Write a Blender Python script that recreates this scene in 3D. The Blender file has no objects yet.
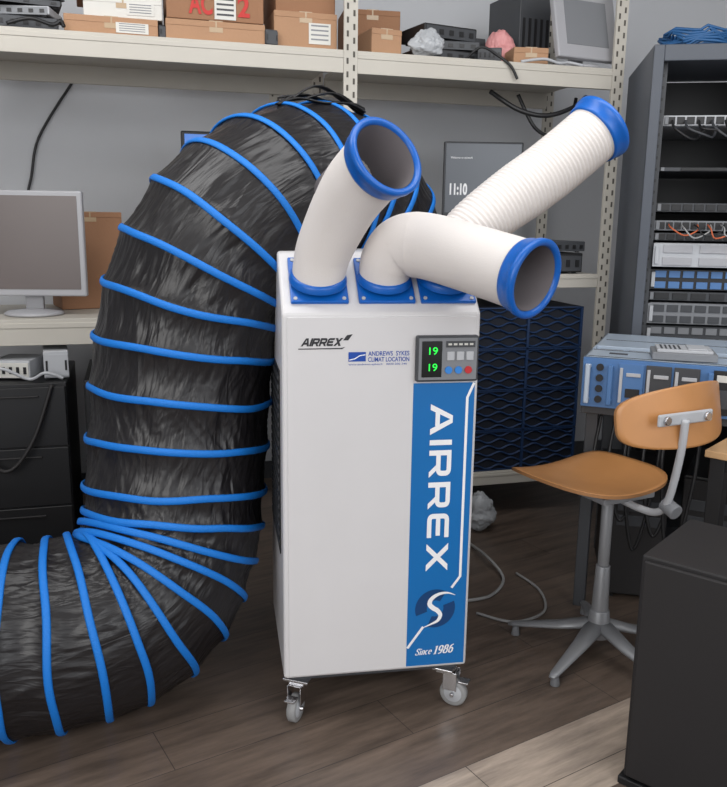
import bpy, bmesh, math, random
from mathutils import Vector, Matrix, noise
random.seed(7)
C = bpy.context.scene.collection
scene = bpy.context.scene
scene.view_settings.view_transform = 'Standard'

# ------------------------------------------------------------ materials
def srgb(r, g, b):
    f = lambda c: (c/255/12.92) if c/255 <= .04045 else ((c/255+.055)/1.055)**2.4
    return (f(r), f(g), f(b), 1)
def mat(name, rgb, rough=.5, metal=0, bump=0, bscale=60, var=0, vscale=6, emit=None, alpha=1, coat=0):
    m = bpy.data.materials.new(name); m.use_nodes = True
    nt = m.node_tree; b = nt.nodes['Principled BSDF']
    col = srgb(*rgb)
    b.inputs['Base Color'].default_value = col
    b.inputs['Roughness'].default_value = rough
    b.inputs['Metallic'].default_value = metal
    if coat: b.inputs['Coat Weight'].default_value = coat
    if alpha < 1: b.inputs['Alpha'].default_value = alpha
    if emit:
        b.inputs['Emission Color'].default_value = srgb(*emit[0]); b.inputs['Emission Strength'].default_value = emit[1]
    tc = nt.nodes.new('ShaderNodeTexCoord')
    n = nt.nodes.new('ShaderNodeTexNoise'); n.inputs['Scale'].default_value = vscale
    n.inputs['Detail'].default_value = 5
    nt.links.new(tc.outputs['Object'], n.inputs['Vector'])
    v = max(var, .04)
    mx = nt.nodes.new('ShaderNodeMix'); mx.data_type = 'RGBA'
    mx.inputs[6].default_value = tuple(c*(1-v) for c in col[:3])+(1,)
    mx.inputs[7].default_value = tuple(min(1, c*(1+v)) for c in col[:3])+(1,)
    nt.links.new(n.outputs['Fac'], mx.inputs[0]); nt.links.new(mx.outputs[2], b.inputs['Base Color'])
    if bump:
        n2 = nt.nodes.new('ShaderNodeTexNoise'); n2.inputs['Scale'].default_value = bscale
        nt.links.new(tc.outputs['Object'], n2.inputs['Vector'])
        bp = nt.nodes.new('ShaderNodeBump'); bp.inputs['Strength'].default_value = bump; bp.inputs['Distance'].default_value = .01
        nt.links.new(n2.outputs['Fac'], bp.inputs['Height']); nt.links.new(bp.outputs[0], b.inputs['Normal'])
    return m

M_white = mat('white_enamel', (214, 212, 213), .38)
M_blue = mat('blue_plastic', (10, 94, 184), .33)
M_hoop = mat('blue_webbing', (4, 116, 208), .6, bump=.2, bscale=300)
M_band = mat('blue_vinyl', (4, 106, 176), .4)
M_dkblue = mat('dark_blue_vinyl', (3, 60, 112), .4)
M_ink = mat('white_ink', (242, 242, 244), .5)
M_hose = mat('offwhite_hose', (222, 216, 212), .85, bump=.08, bscale=300, var=.04)
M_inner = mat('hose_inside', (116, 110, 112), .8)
M_black = mat('black_plastic', (26, 26, 28), .45)
M_blackm = mat('black_matte', (34, 32, 33), .6, bump=.05, bscale=400)
M_dgrey = mat('dark_grey', (64, 66, 70), .5)
M_grey = mat('mid_grey', (126, 128, 132), .5)
M_lgrey = mat('light_grey', (182, 184, 188), .45)
M_chrome = mat('chrome', (205, 205, 208), .22, 1)
M_steel = mat('painted_steel', (150, 152, 156), .4, .35)
M_rubber = mat('caster_rubber', (150, 150, 150), .55)
M_beige = mat('beige_steel', (190, 185, 175), .55, var=.06)
M_slot = mat('slot_dark', (84, 80, 74), .8)
M_card = mat('cardboard', (150, 110, 82), .85, bump=.1, bscale=90, var=.08)
M_card2 = mat('cardboard_pale', (172, 134, 104), .85, bump=.1, bscale=90, var=.08)
M_tape = mat('packing_tape', (176, 152, 122), .3)
M_paper = mat('paper_label', (210, 208, 202), .7)
M_red = mat('red_ink', (190, 45, 40), .6)
M_wood = mat('plywood_honey', (190, 134, 82), .38, var=.14, vscale=9, coat=.15)
M_wood2 = mat('plywood_edge', (158, 112, 70), .6)
M_tabwood = mat('table_wood', (205, 165, 120), .45, var=.1)
M_green = mat('led_green', (20, 200, 50), .5, emit=((40, 255, 80), 1.0))
M_darkscr = mat('dark_display', (14, 18, 16), .15)
M_scr = mat('monitor_screen', (98, 88, 86), .3, var=.15, vscale=2)  # brownish grey paints a dim reflection into the switched-off glass
M_scr2 = mat('monitor_screen_lit', (84, 88, 94), .3, emit=((100, 106, 114), .2))
M_scr3 = mat('monitor_screen_blue', (60, 100, 170), .3, emit=((90, 140, 220), .5))
M_silver = mat('silver_plastic', (168, 168, 172), .4)
M_logo = mat('logo_grey', (44, 44, 48), .4)
M_logob = mat('logo_blue', (16, 72, 165), .4)
M_servblue = mat('server_blue', (78, 120, 172), .45)
M_servtop = mat('galvanised', (188, 202, 218), .32, .25, var=.06)
M_crate = mat('crate_blue', (26, 50, 86), .5)
M_crate2 = mat('crate_dark', (12, 19, 34), .7)
M_orange = mat('cable_orange', (200, 100, 60), .5)
M_bluecable = mat('cable_blue', (40, 90, 140), .5)
M_cable = mat('cable_grey', (160, 160, 160), .5)
M_pink = mat('pink_plastic', (214, 148, 148), .45, bump=.2, bscale=30)
M_clear = mat('cloudy_plastic', (195, 198, 202), .25, bump=.3, bscale=25, alpha=.75)
M_redb = mat('red_button', (190, 40, 45), .4)
M_blueb = mat('blue_button', (50, 130, 210), .4)
M_rackside = mat('rack_side_paint', (100, 105, 114), .5)
M_rackfr = mat('rack_frame_paint', (80, 85, 94), .5)

def duct_mat():
    m = bpy.data.materials.new('black_coated_fabric'); m.use_nodes = True
    nt = m.node_tree; b = nt.nodes['Principled BSDF']; L = nt.links.new
    b.inputs['Base Color'].default_value = srgb(27, 25, 27); b.inputs['Roughness'].default_value = .36
    tc = nt.nodes.new('ShaderNodeTexCoord')
    hs = []
    for sc, rot, k in (((26, 3.2, 1), .0, .8), ((13, 3.6, 1), .5, .8), ((13, 3.6, 1), -.45, .8), ((50, 9, 1), .2, .3)):
        mp0 = nt.nodes.new('ShaderNodeMapping'); mp0.inputs['Scale'].default_value = (1.57, 1, 1); mp0.inputs['Rotation'].default_value = (0, 0, rot)
        mp = nt.nodes.new('ShaderNodeMapping'); mp.inputs['Scale'].default_value = sc
        n = nt.nodes.new('ShaderNodeTexNoise'); n.inputs['Scale'].default_value = 1; n.inputs['Detail'].default_value = 1.5; n.inputs['Distortion'].default_value = 1.0
        L(tc.outputs['UV'], mp0.inputs['Vector']); L(mp0.outputs[0], mp.inputs['Vector']); L(mp.outputs[0], n.inputs['Vector'])
        a = nt.nodes.new('ShaderNodeMath'); a.operation = 'SUBTRACT'; a.inputs[1].default_value = .5; L(n.outputs['Fac'], a.inputs[0])
        c = nt.nodes.new('ShaderNodeMath'); c.operation = 'ABSOLUTE'; L(a.outputs[0], c.inputs[0])
        d = nt.nodes.new('ShaderNodeMath'); d.operation = 'MULTIPLY'; d.inputs[1].default_value = -k*2; L(c.outputs[0], d.inputs[0])
        hs.append(d)
    cur = hs[0]
    for x in hs[1:]:
        s = nt.nodes.new('ShaderNodeMath'); s.operation = 'ADD'; L(cur.outputs[0], s.inputs[0]); L(x.outputs[0], s.inputs[1]); cur = s
    bp = nt.nodes.new('ShaderNodeBump'); bp.inputs['Strength'].default_value = .38; bp.inputs['Distance'].default_value = .011
    L(cur.outputs[0], bp.inputs['Height']); L(bp.outputs[0], b.inputs['Normal'])
    return m
M_duct = duct_mat()

M_wall = mat('wall_paint', (200, 202, 206), .8, bump=.05, bscale=120, var=.05, vscale=1.5)
M_ceil = mat('ceiling_paint', (212, 212, 210), .8)

def floor_mat(name, c1, c2, ang):
    m = bpy.data.materials.new(name); m.use_nodes = True
    nt = m.node_tree; b = nt.nodes['Principled BSDF']; L = nt.links.new
    tc = nt.nodes.new('ShaderNodeTexCoord')
    mp = nt.nodes.new('ShaderNodeMapping'); mp.inputs['Rotation'].default_value = (0, 0, -ang)
    L(tc.outputs['Object'], mp.inputs['Vector'])
    br = nt.nodes.new('ShaderNodeTexBrick')
    br.inputs['Color1'].default_value = srgb(*c1); br.inputs['Color2'].default_value = srgb(*c2)
    br.inputs['Mortar'].default_value = srgb(66, 60, 57)
    br.inputs['Scale'].default_value = 1; br.inputs['Brick Width'].default_value = 1.2
    br.inputs['Row Height'].default_value = .18; br.inputs['Mortar Size'].default_value = .0012
    L(mp.outputs[0], br.inputs['Vector'])
    mp2 = nt.nodes.new('ShaderNodeMapping'); mp2.inputs['Scale'].default_value = (1.6, 12, 1)
    L(mp.outputs[0], mp2.inputs['Vector'])
    n = nt.nodes.new('ShaderNodeTexNoise'); n.inputs['Scale'].default_value = 2.2; n.inputs['Detail'].default_value = 9
    n.inputs['Roughness'].default_value = .65
    L(mp2.outputs[0], n.inputs['Vector'])
    cr_ = nt.nodes.new('ShaderNodeValToRGB'); cr_.color_ramp.elements[0].position = .3; cr_.color_ramp.elements[1].position = .72
    cr_.color_ramp.elements[0].color = (.55, .55, .55, 1); cr_.color_ramp.elements[1].color = (1.35, 1.33, 1.3, 1)
    L(n.outputs['Fac'], cr_.inputs[0])
    mx = nt.nodes.new('ShaderNodeMix'); mx.data_type = 'RGBA'; mx.blend_type = 'MULTIPLY'; mx.inputs[0].default_value = 1
    L(br.outputs['Color'], mx.inputs[6]); L(cr_.outputs[0], mx.inputs[7]); L(mx.outputs[2], b.inputs['Base Color'])
    b.inputs['Roughness'].default_value = .33
    bp = nt.nodes.new('ShaderNodeBump'); bp.inputs['Strength'].default_value = .1; bp.inputs['Distance'].default_value = .004
    L(n.outputs['Fac'], bp.inputs['Height']); L(bp.outputs[0], b.inputs['Normal'])
    return m
FANG = math.radians(32)
M_floor = floor_mat('dark_plank_floor', (112, 98, 88), (101, 88, 79), FANG)
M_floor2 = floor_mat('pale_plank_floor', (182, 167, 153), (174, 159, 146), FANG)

# ------------------------------------------------------------ helpers
def link(o, parent=None):
    C.objects.link(o)
    if parent is not None: o.parent = parent
    return o
def root(name, loc, rz=0, label='', cat='', group=None):
    e = bpy.data.objects.new(name, None); e.location = loc; e.rotation_euler = (0, 0, rz)
    e.empty_display_size = .05
    e['label'] = label; e['category'] = cat
    if group: e['group'] = group
    return link(e)
def tag(o, label, cat, group=None):
    o['label'] = label; o['category'] = cat
    if group: o['group'] = group
    return o
def meshobj(name, verts, faces, mats, parent=None, midx=None, smooth=False, bevel=0, loc=None, rot=None, bseg=2):
    me = bpy.data.meshes.new(name); me.from_pydata([tuple(v) for v in verts], [], faces)
    if not isinstance(mats, (list, tuple)): mats = [mats]
    for m in mats: me.materials.append(m)
    if midx:
        for p, i in zip(me.polygons, midx): p.material_index = i
    if smooth:
        for p in me.polygons: p.use_smooth = True
    me.update()
    o = bpy.data.objects.new(name, me)
    if loc: o.location = loc
    if rot: o.rotation_euler = rot
    link(o, parent)
    if bevel:
        b = o.modifiers.new('b', 'BEVEL'); b.width = bevel; b.segments = bseg; b.limit_method = 'ANGLE'; b.angle_limit = .6
    return o
BF = [(0,3,2,1),(4,5,6,7),(0,1,5,4),(1,2,6,5),(2,3,7,6),(3,0,4,7)]
def bverts(c, d):
    x, y, z = c; a, b, e = d[0]/2, d[1]/2, d[2]/2
    return [(x-a,y-b,z-e),(x+a,y-b,z-e),(x+a,y+b,z-e),(x-a,y+b,z-e),(x-a,y-b,z+e),(x+a,y-b,z+e),(x+a,y+b,z+e),(x-a,y+b,z+e)]
def boxes(name, parent, lst, mats, bevel=0, loc=None, rot=None):
    V, F, I = [], [], []
    for it in lst:
        c, d = it[0], it[1]; mi = it[2] if len(it) > 2 else 0
        k = len(V); V += bverts(c, d); F += [tuple(i+k for i in f) for f in BF]; I += [mi]*6
    return meshobj(name, V, F, mats, parent, I, bevel=bevel, loc=loc, rot=rot)
def box(name, parent, c, d, m, bevel=.004, rot=None):
    return boxes(name, parent, [((0,0,0), d)], m, bevel, loc=c, rot=rot)
def cr(pts, n=12):
    P = [Vector(p) for p in pts]; out = []
    for i in range(len(P)-1):
        p0 = P[max(i-1,0)]; p1 = P[i]; p2 = P[i+1]; p3 = P[min(i+2,len(P)-1)]
        for k in range(n):
            t = k/n
            out.append(.5*((2*p1)+(-p0+p2)*t+(2*p0-5*p1+4*p2-p3)*t*t+(-p0+3*p1-3*p2+p3)*t**3))
    out.append(P[-1]); return out
def resample(pts, step=None, n=None):
    L = [0]
    for a, b in zip(pts, pts[1:]): L.append(L[-1]+(b-a).length)
    T = L[-1]
    if n is None: n = max(2, int(T/step)+1)
    out = []; j = 0
    for i in range(n):
        s = T*i/(n-1)
        while j < len(L)-2 and L[j+1] < s: j += 1
        t = (s-L[j])/max(1e-9, L[j+1]-L[j]); out.append(pts[j].lerp(pts[j+1], min(1,max(0,t))))
    return out, T
def frames(pts):
    T = []
    for i in range(len(pts)):
        a = pts[max(0,i-1)]; b = pts[min(len(pts)-1,i+1)]; T.append((b-a).normalized())
    up = Vector((0,0,1)) if abs(T[0].z) < .9 else Vector((1,0,0))
    n = (up-T[0]*up.dot(T[0])).normalized(); N = [n]
    for i in range(1,len(pts)):
        n = N[-1]-T[i]*N[-1].dot(T[i]); n.normalize(); N.append(n)
    B = [T[i].cross(N[i]) for i in range(len(pts))]
    return T, N, B
def sweep(name, parent, pts, rad, mats, seg=16, cap=True, smooth=True, flat_=1.0):
    if not isinstance(rad, (list,tuple)): rad = [rad]*len(pts)
    T, N, B = frames(pts); V = []; F = []
    for i,p in enumerate(pts):
        for k in range(seg):
            a = 2*math.pi*k/seg; V.append(p+(N[i]*math.cos(a)*flat_+B[i]*math.sin(a))*rad[i])
    R = len(pts)
    for i in range(R-1):
        for k in range(seg):
            k2 = (k+1) % seg; F.append((i*seg+k, i*seg+k2, (i+1)*seg+k2, (i+1)*seg+k))
    if cap:
        F.append(tuple(range(seg-1,-1,-1))); F.append(tuple((R-1)*seg+k for k in range(seg)))
    return meshobj(name, V, F, mats, parent, smooth=smooth)
def wire(name, parent, pts, r, m, n=8, seg=8):
    return sweep(name, parent, cr(pts, n), r, m, seg)
def cyl(name, parent, a, b, r, m, r2=None, seg=24, bevel=.002):
    a = Vector(a); b = Vector(b); o = sweep(name, parent, [a, b], [r, r if r2 is None else r2], m, seg, smooth=False)
    for p in o.data.polygons:
        if len(p.vertices) == 4: p.use_smooth = True
    if bevel:
        bm = o.modifiers.new('b','BEVEL'); bm.width = bevel; bm.segments = 2; bm.limit_method='ANGLE'; bm.angle_limit = 1.0
    return o
def lathe(name, parent, prof, mats, loc, axis, seg=48, midx=None):
    ax = Vector(axis).normalized(); q = Vector((0,0,1)).rotation_difference(ax)
    V = []; F = []; I = []
    for r,h in prof:
        for k in range(seg):
            a = 2*math.pi*k/seg; V.append(Vector(loc)+q @ Vector((r*math.cos(a), r*math.sin(a), h)))
    for i in range(len(prof)-1):
        for k in range(seg):
            k2=(k+1)%seg; F.append((i*seg+k,i*seg+k2,(i+1)*seg+k2,(i+1)*seg+k)); I.append(midx[i] if midx else 0)
    return meshobj(name, V, F, mats, parent, I, smooth=True)
def text(name, parent, s, o, U, V, w, h, m, off=.0):
    cu = bpy.data.curves.new('t','FONT'); cu.body = s; cu.size = 1; cu.offset = off
    to = bpy.data.objects.new('t', cu); C.objects.link(to)
    dg = bpy.context.evaluated_depsgraph_get(); dg.update()
    me = bpy.data.meshes.new_from_object(to.evaluated_get(dg))
    bpy.data.objects.remove(to)
    xs = [v.co.x for v in me.vertices]; ys = [v.co.y for v in me.vertices]
    x0,x1,y0,y1 = min(xs),max(xs),min(ys),max(ys)
    O = Vector(o); U = Vector(U); Vv = Vector(V)
    for v in me.vertices:
        v.co = O+U*((v.co.x-x0)/(x1-x0)*w)+Vv*((v.co.y-y0)/(y1-y0)*h)
    me.materials.clear(); me.materials.append(m)
    ob = bpy.data.objects.new(name, me); link(ob, parent); return ob
def flat(name, parent, pts2, y, m):
    return meshobj(name, [(p[0], y, p[1]) for p in pts2], [tuple(range(len(pts2)))], m, parent)
def rib_geo(pts, ws):
    n=len(pts)
    if not isinstance(ws,(list,tuple)): ws=[ws]*n
    P=[Vector(p) for p in pts]; out=[]
    for i in range(n):
        if i==0: t=(P[1]-P[0]).normalized(); k=1
        elif i==n-1: t=(P[-1]-P[-2]).normalized(); k=1
        else:
            t1=(P[i]-P[i-1]).normalized(); t2=(P[i+1]-P[i]).normalized(); t=(t1+t2).normalized(); k=1/max(.35,t.dot(t1))
        nn=Vector((-t.y,t.x))
        out.append((P[i]+nn*ws[i]/2*k, P[i]-nn*ws[i]/2*k))
    return out
def ribbon(name, parent, pts, ws, y, m):
    V=[];F=[]
    for a,b in rib_geo(pts,ws): V+=[(a.x,y,a.y),(b.x,y,b.y)]
    for i in range(len(pts)-1): F.append((2*i,2*i+1,2*i+3,2*i+2))
    return meshobj(name,V,F,m,parent)
def fil(pts, r=.22):
    out=[tuple(pts[0])]
    for i in range(1,len(pts)-1):
        a,b,c=Vector(pts[i-1]),Vector(pts[i]),Vector(pts[i+1])
        p=b+(a-b).normalized()*r; q=b+(c-b).normalized()*r
        for k in range(7):
            t=k/6; out.append(tuple(p*(1-t)**2+b*2*t*(1-t)+q*t*t))
    out.append(tuple(pts[-1])); return out
def GLY(c,s):
    h=s/2; d=s*1.12
    lo,hi=-h,1+h
    if c=='A': return [[(.28,.28),(.94,.28)]],[[(-h,lo),(-h+d,lo),(.61+d*.22,hi),(.61-d*.62,hi)],[(1.22+h-d,lo),(1.22+h,lo),(.61+d*.62,hi),(.61-d*.22,hi)]],1.22
    if c=='I': return [[(0,lo),(0,hi)]],[],0.0
    if c=='R': return [[(0,.40),(1.0,.40),(1.0,1.0),(0,1.0)]],[[(-h,lo),(h,lo),(h,hi),(-h,hi)],[(1.08+h-d,lo),(1.08+h,lo),(.62+d*.5,.40),(.62-d*.5,.40)]],1.06
    if c=='E': return [[(1.0+h*.6,1),(0,1),(0,0),(1.0+h*.6,0)],[(0,.5),(.98,.5)]],[],1.0
    if c=='X': return [],[[(-h,lo),(-h+d*1.15,lo),(1.15+h,hi),(1.15+h-d*1.15,hi)],[(1.15+h-d*1.15,lo),(1.15+h,lo),(-h+d*1.15,hi),(-h,hi)]],1.15
def strokes(name,parent,word,o,U,V,w,h,m,st=.22,gap=.45):
    tot=sum(GLY(c,st)[2] for c in word)+gap*(len(word)-1)
    sx=w/(tot+st); O=Vector(o);U=Vector(U);Vv=Vector(V); sy=h/(1+st)
    nrm=U.cross(Vv).normalized()
    VV=[];FF=[];x=st/2; lay=0
    def put(a,b): VV.append(O+nrm*(.00004*lay)+U*((x+a)*sx)+Vv*((b+st/2)*sy))
    for c in word:
        S_,Q_,adv=GLY(c,st)
        lay=0
        for pl in S_:
            g=rib_geo(fil(pl) if len(pl)>2 else pl, st)
            k=len(VV)
            for a,b in g:
                put(a.x,a.y); put(b.x,b.y)
            for i in range(len(g)-1): FF.append((k+2*i,k+2*i+1,k+2*i+3,k+2*i+2))
            lay+=1
        for q in Q_:
            k=len(VV)
            for p in q: put(p[0],p[1])
            FF.append((k,k+1,k+2,k+3)); lay+=1
        x+=adv+gap
    return meshobj(name,VV,FF,m,parent)
def circ(cx,cy,rx,ry,a0,a1,n=18): return [(cx+rx*math.cos(math.radians(a0+(a1-a0)*i/n)),cy+ry*math.sin(math.radians(a0+(a1-a0)*i/n))) for i in range(n+1)]
SER={'S':([[(.52,.84),(.42,.97),(.22,.97),(.1,.8),(.14,.62),(.34,.5),(.5,.36),(.5,.16),(.34,.02),(.12,.03),(.03,.2)],[(.53,.98),(.52,.74)],[(.02,.02),(.03,.28)]],.6),
 'i':([[(.12,.0),(.12,.62)],[(.02,.62),(.14,.62)],[(.02,.01),(.24,.01)],[(.12,.82),(.12,.94)]],.26),
 'n':([[(.1,.0),(.1,.64)],[(0,.62),(.12,.62)],[(.1,.5),(.22,.63),(.36,.62),(.42,.5),(.42,.0)],[(0,.01),(.2,.01)],[(.32,.01),(.52,.01)]],.54),
 'c':([circ(.26,.32,.22,.31,55,305)],.5),
 'e':([circ(.26,.32,.22,.31,0,310),[(.05,.34),(.47,.34)]],.52),
 '1':([[(.2,0),(.2,.96)],[(.03,.82),(.2,.94)],[(.03,.01),(.38,.01)]],.42),
 '9':([circ(.28,.66,.21,.28,0,360),[(.49,.66),(.48,.4),(.36,.1),(.1,.0)]],.58),
 '8':([circ(.28,.74,.18,.22,0,360),circ(.28,.27,.23,.26,0,360)],.58),
 '6':([circ(.28,.3,.21,.29,0,360),[(.07,.3),(.1,.6),(.22,.86),(.46,.97)]],.58)}
def serif(name,parent,word,o,w,h,m,st=.11,shear=.28,y=-.0048):
    tot=sum(SER[c][1] for c in word)+.08*(len(word)-1); sx=w/tot
    VV=[];FF=[];x=0
    for c in word:
        for pl in SER[c][0]:
            p=[Vector((a,b,0)) for a,b in pl]
            if 2<len(p)<15: p=cr(p,4)
            P=[(q.x,q.y) for q in p]
            ws=[]
            for i in range(len(P)):
                a=Vector(P[max(0,i-1)]);b=Vector(P[min(len(P)-1,i+1)]);t=(b-a).normalized()
                ws.append(st*(.45+.75*abs(t.y)))
            g=rib_geo(P,ws);k=len(VV)
            for a,b in g:
                for q in (a,b):
                    VV.append((o[0]+(x+q.x)*sx+q.y*h*shear, y, o[1]+q.y*h+.03*((x+q.x)*sx)))
            for i in range(len(g)-1): FF.append((k+2*i,k+2*i+1,k+2*i+3,k+2*i+2))
        x+=SER[c][1]+.08
    return meshobj(name,VV,FF,m,parent)

# ------------------------------------------------------------ room
RA = math.atan2(.2725,.962)
RO = Vector((-1.286,3.10,0)); RE = Vector((math.cos(RA),math.sin(RA),0)); RN = Vector((-math.sin(RA),math.cos(RA),0))
def rk(s, n, z=0): return RO+RE*s+RN*n+Vector((0,0,z))
def struct(o): o['kind']='structure'; return o
def slab(name, s0, s1, n0, n1, z0, z1, m):
    return struct(boxes(name, None, [((0,0,0),(s1-s0,n1-n0,z1-z0))], m, loc=rk((s0+s1)/2,(n0+n1)/2,(z0+z1)/2), rot=(0,0,RA)))
struct(boxes('floor', None, [((0,0,0),(9,9,.1))], M_floor, loc=(1,.6,-.05)))
slab('wall_back', -2.2, 5.0, .85, .95, 0, 2.9, M_wall)
slab('wall_left', -2.3, -2.2, -4.2, .95, 0, 2.9, M_wall)
slab('wall_right', 5.0, 5.1, -4.2, .95, 0, 2.9, M_wall)
slab('ceiling', -2.3, 5.1, -4.2, .95, 2.9, 3.0, M_ceil)
slab('baseboard_back', -2.2, 5.0, .835, .85, 0, .09, M_dgrey)
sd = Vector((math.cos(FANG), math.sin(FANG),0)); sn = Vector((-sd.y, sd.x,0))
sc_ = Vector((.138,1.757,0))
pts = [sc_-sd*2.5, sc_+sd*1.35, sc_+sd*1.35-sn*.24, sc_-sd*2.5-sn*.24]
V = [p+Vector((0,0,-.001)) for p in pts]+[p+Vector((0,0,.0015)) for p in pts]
struct(meshobj('pale_strip_1', V, [(0,1,2,3),(7,6,5,4),(0,4,5,1),(1,5,6,2),(2,6,7,3),(3,7,4,0)], M_floor2))  # strip of paler plank colour lying just above the floor

# ------------------------------------------------------------ spot cooler
UA = math.radians(10.2)
U0 = Vector((-.209,2.0,0))
unit = root('portable_air_conditioner', U0, UA, 'white portable air conditioner on casters with three flexible outlets', 'air conditioner')
Uinv = (Matrix.Translation(U0) @ Matrix.Rotation(UA,4,'Z')).inverted()
def ul(p): return Uinv @ Vector(p)
W=.508; D=.45; ZF=1.124; ZB=.138
prof=[(0,ZB),(0,ZF),(.15,1.27),(D,1.27),(D,ZB)]
V=[(0,d,z) for d,z in prof]+[(W,d,z) for d,z in prof]
F=[(0,1,2,3,4),(9,8,7,6,5)]+[(i,5+i,5+(i+1)%5,(i+1)%5) for i in range(5)]
meshobj('body', V, F, M_white, unit, bevel=.009, bseg=3)
boxes('front_panel', unit, [((W/2,-.001,.631),(W-.026,.004,.970))], M_white, .0018)
box('base_frame', unit, (W/2,D/2,.131),(W-.04,D-.04,.02), M_dgrey)
boxes('side_grille', unit, [((-.001,.22,.72),(.004,.3,.5),0)]+[((-.004,.22,.50+.025*i),(.004,.28,.012),1) for i in range(19)], [M_black,M_dgrey])
box('exhaust_plenum', unit, (.27,.66,.52),(.46,.40,.72), M_dgrey, .01)
cp = boxes('control_panel', unit, [((.4185,-.010,1.010),(.163,.022,.118))], M_dgrey, .005)
boxes('control_face', cp, [((.4185,-.0215,1.010),(.152,.003,.107))], M_grey, .001)
boxes('display', cp, [((.376,-.0235,1.010),(.052,.003,.092))], M_darkscr, .001)
text('digits', cp, '19', (.368,-.0258,1.022),(1,0,0),(0,0,1),.022,.019,M_green,.005)
text('digits', cp, '19', (.368,-.0258,.980),(1,0,0),(0,0,1),.022,.019,M_green,.005)
boxes('status_label', cp, [((.450,-.0235,1.048),(.076,.003,.016),0)]+[((.422+.014*i,-.0255,1.048),(.009,.001,.005),1) for i in range(5)], [M_dgrey,M_paper])
for i in range(3): boxes('button', cp, [((.425+.025*i,-.0240,1.018),(.019,.005,.022),0)], M_lgrey,.001)
for i,mm in enumerate([M_blueb,M_blueb,M_redb]):
    cyl('button', cp, (.420+.026*i,-.022,.982),(.420+.026*i,-.027,.982),.0095,mm,seg=20,bevel=0)
band = boxes('graphic_band', unit, [((.4165,-.0034,.5475),(.163,.0012,.795))], M_band)
ribbon('white_stripe', unit, [(.496,.944),(.479,.905),(.479,.408),(.456,.376)],.007,-.0045,M_ink)
ribbon('white_stripe', unit, [(.380,.266),(.337,.205)],.007,-.0045,M_ink)
strokes('brand_lettering', unit, 'AIRREX', (.382,-.0048,.890),(0,0,-1),(1,0,0),.462,.060,M_ink,.25,.50)
cx,cz,R=.412,.318,.056
def arc(a0,a1,r,n=20): return [(cx+r*math.cos(math.radians(a0+(a1-a0)*i/n)), cz+r*math.sin(math.radians(a0+(a1-a0)*i/n))) for i in range(n+1)]
def arcband(a0,a1,ri=.42):
    o=arc(a0,a1,R); i_=arc(a0,a1,R*ri)
    V=[(p[0],-.0046,p[1]) for p in o+i_]; n=len(o)
    meshobj('emblem_arc',V,[(k+1,k,n+k,n+k+1) for k in range(n-1)],M_dkblue,unit)
arcband(58,200); arcband(248,380)
S=[(.056,.036),(.034,.044),(.010,.042),(-.010,.030),(-.016,.014),(-.006,.002),(.006,-.006),(.015,-.020),(.008,-.036),(-.012,-.046),(-.034,-.055)]
S3=cr([(cx+a,cz+b,0) for a,b in S],6)
ribbon('emblem_swoosh', unit, [(p.x,p.y) for p in S3],[.001+.0125*math.sin(math.pi*i/(len(S3)-1)) for i in range(len(S3))],-.0050,M_ink)
serif('slogan_lettering', unit, 'Since', (.360,.182), .044, .019, M_ink, .15)
serif('slogan_lettering', unit, '1986', (.411,.182), .054, .025, M_ink, .17)
strokes('badge_lettering', unit, 'AIRREX', (.046,-.0040,1.044),(1,0,0),(.35,0,1),.100,.020,M_logo,.36,.40)
flat('badge_swoosh', unit, [(.040,1.036),(.150,1.036),(.158,1.0415),(.145,1.039),(.040,1.0385)],-.004,M_logo)
flat('badge_mark', unit, [(.152,1.058),(.165,1.058),(.176,1.073),(.162,1.071)],-.004,M_logo)
flat('dealer_emblem', unit, [(.166,1.004),(.210,1.004),(.210,1.028),(.166,1.028)],-.004,M_logob)
ribbon('dealer_emblem_wave', unit, [(.168,1.008),(.182,1.011),(.195,1.019),(.209,1.021)],.0025,-.0044,M_ink)
text('dealer_lettering', unit, 'ANDREWS  SYKES', (.216,-.004,1.0178),(1,0,0),(0,0,1),.106,.0118,M_logob,.012)
text('dealer_lettering', unit, 'CLIMAT LOCATION', (.216,-.004,1.0028),(1,0,0),(0,0,1),.106,.0118,M_logob,.012)
text('dealer_lettering', unit, 'www.andrews-sykes.fr   0820 200 240', (.166,-.004,.993),(1,0,0),(0,0,1),.150,.006,M_logob,.0)
def caster(x,y,ang):
    c = boxes('caster', unit, [((0,0,-.006),(.075,.062,.008)),((0,0,-.016),(.045,.045,.016))], M_chrome,.002, loc=(x,y,.124), rot=(0,0,ang))
    boxes('caster_fork', c, [((-.019,-.018,-.045),(.003,.04,.055)),((.019,-.018,-.045),(.003,.04,.055)),((0,-.012,-.02),(.041,.04,.004))], M_chrome,.001)
    lathe('caster_wheel', c, [(.0,-.014),(.022,-.014),(.026,-.011),(.034,-.013),(.039,-.009),(.039,.009),(.034,.013),(.026,.011),(.022,.014),(0,.014)], [M_rubber,M_lgrey], (0,-.026,-.085),(1,0,0),32,[1,1,0,0,0,0,0,1,1])
    cyl('caster_axle', c, (-.024,-.026,-.085),(.024,-.026,-.085),.006,M_chrome)
    boxes('brake_pedal', c, [((0,-.056,-.045),(.03,.03,.005))], M_chrome,.001)
caster(.045,.045,-.5); caster(W-.045,.045,1.0); caster(.05,D-.05,2.5); caster(W-.05,D-.05,4)
slope = math.atan2(1.27-ZF,.15)
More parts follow.
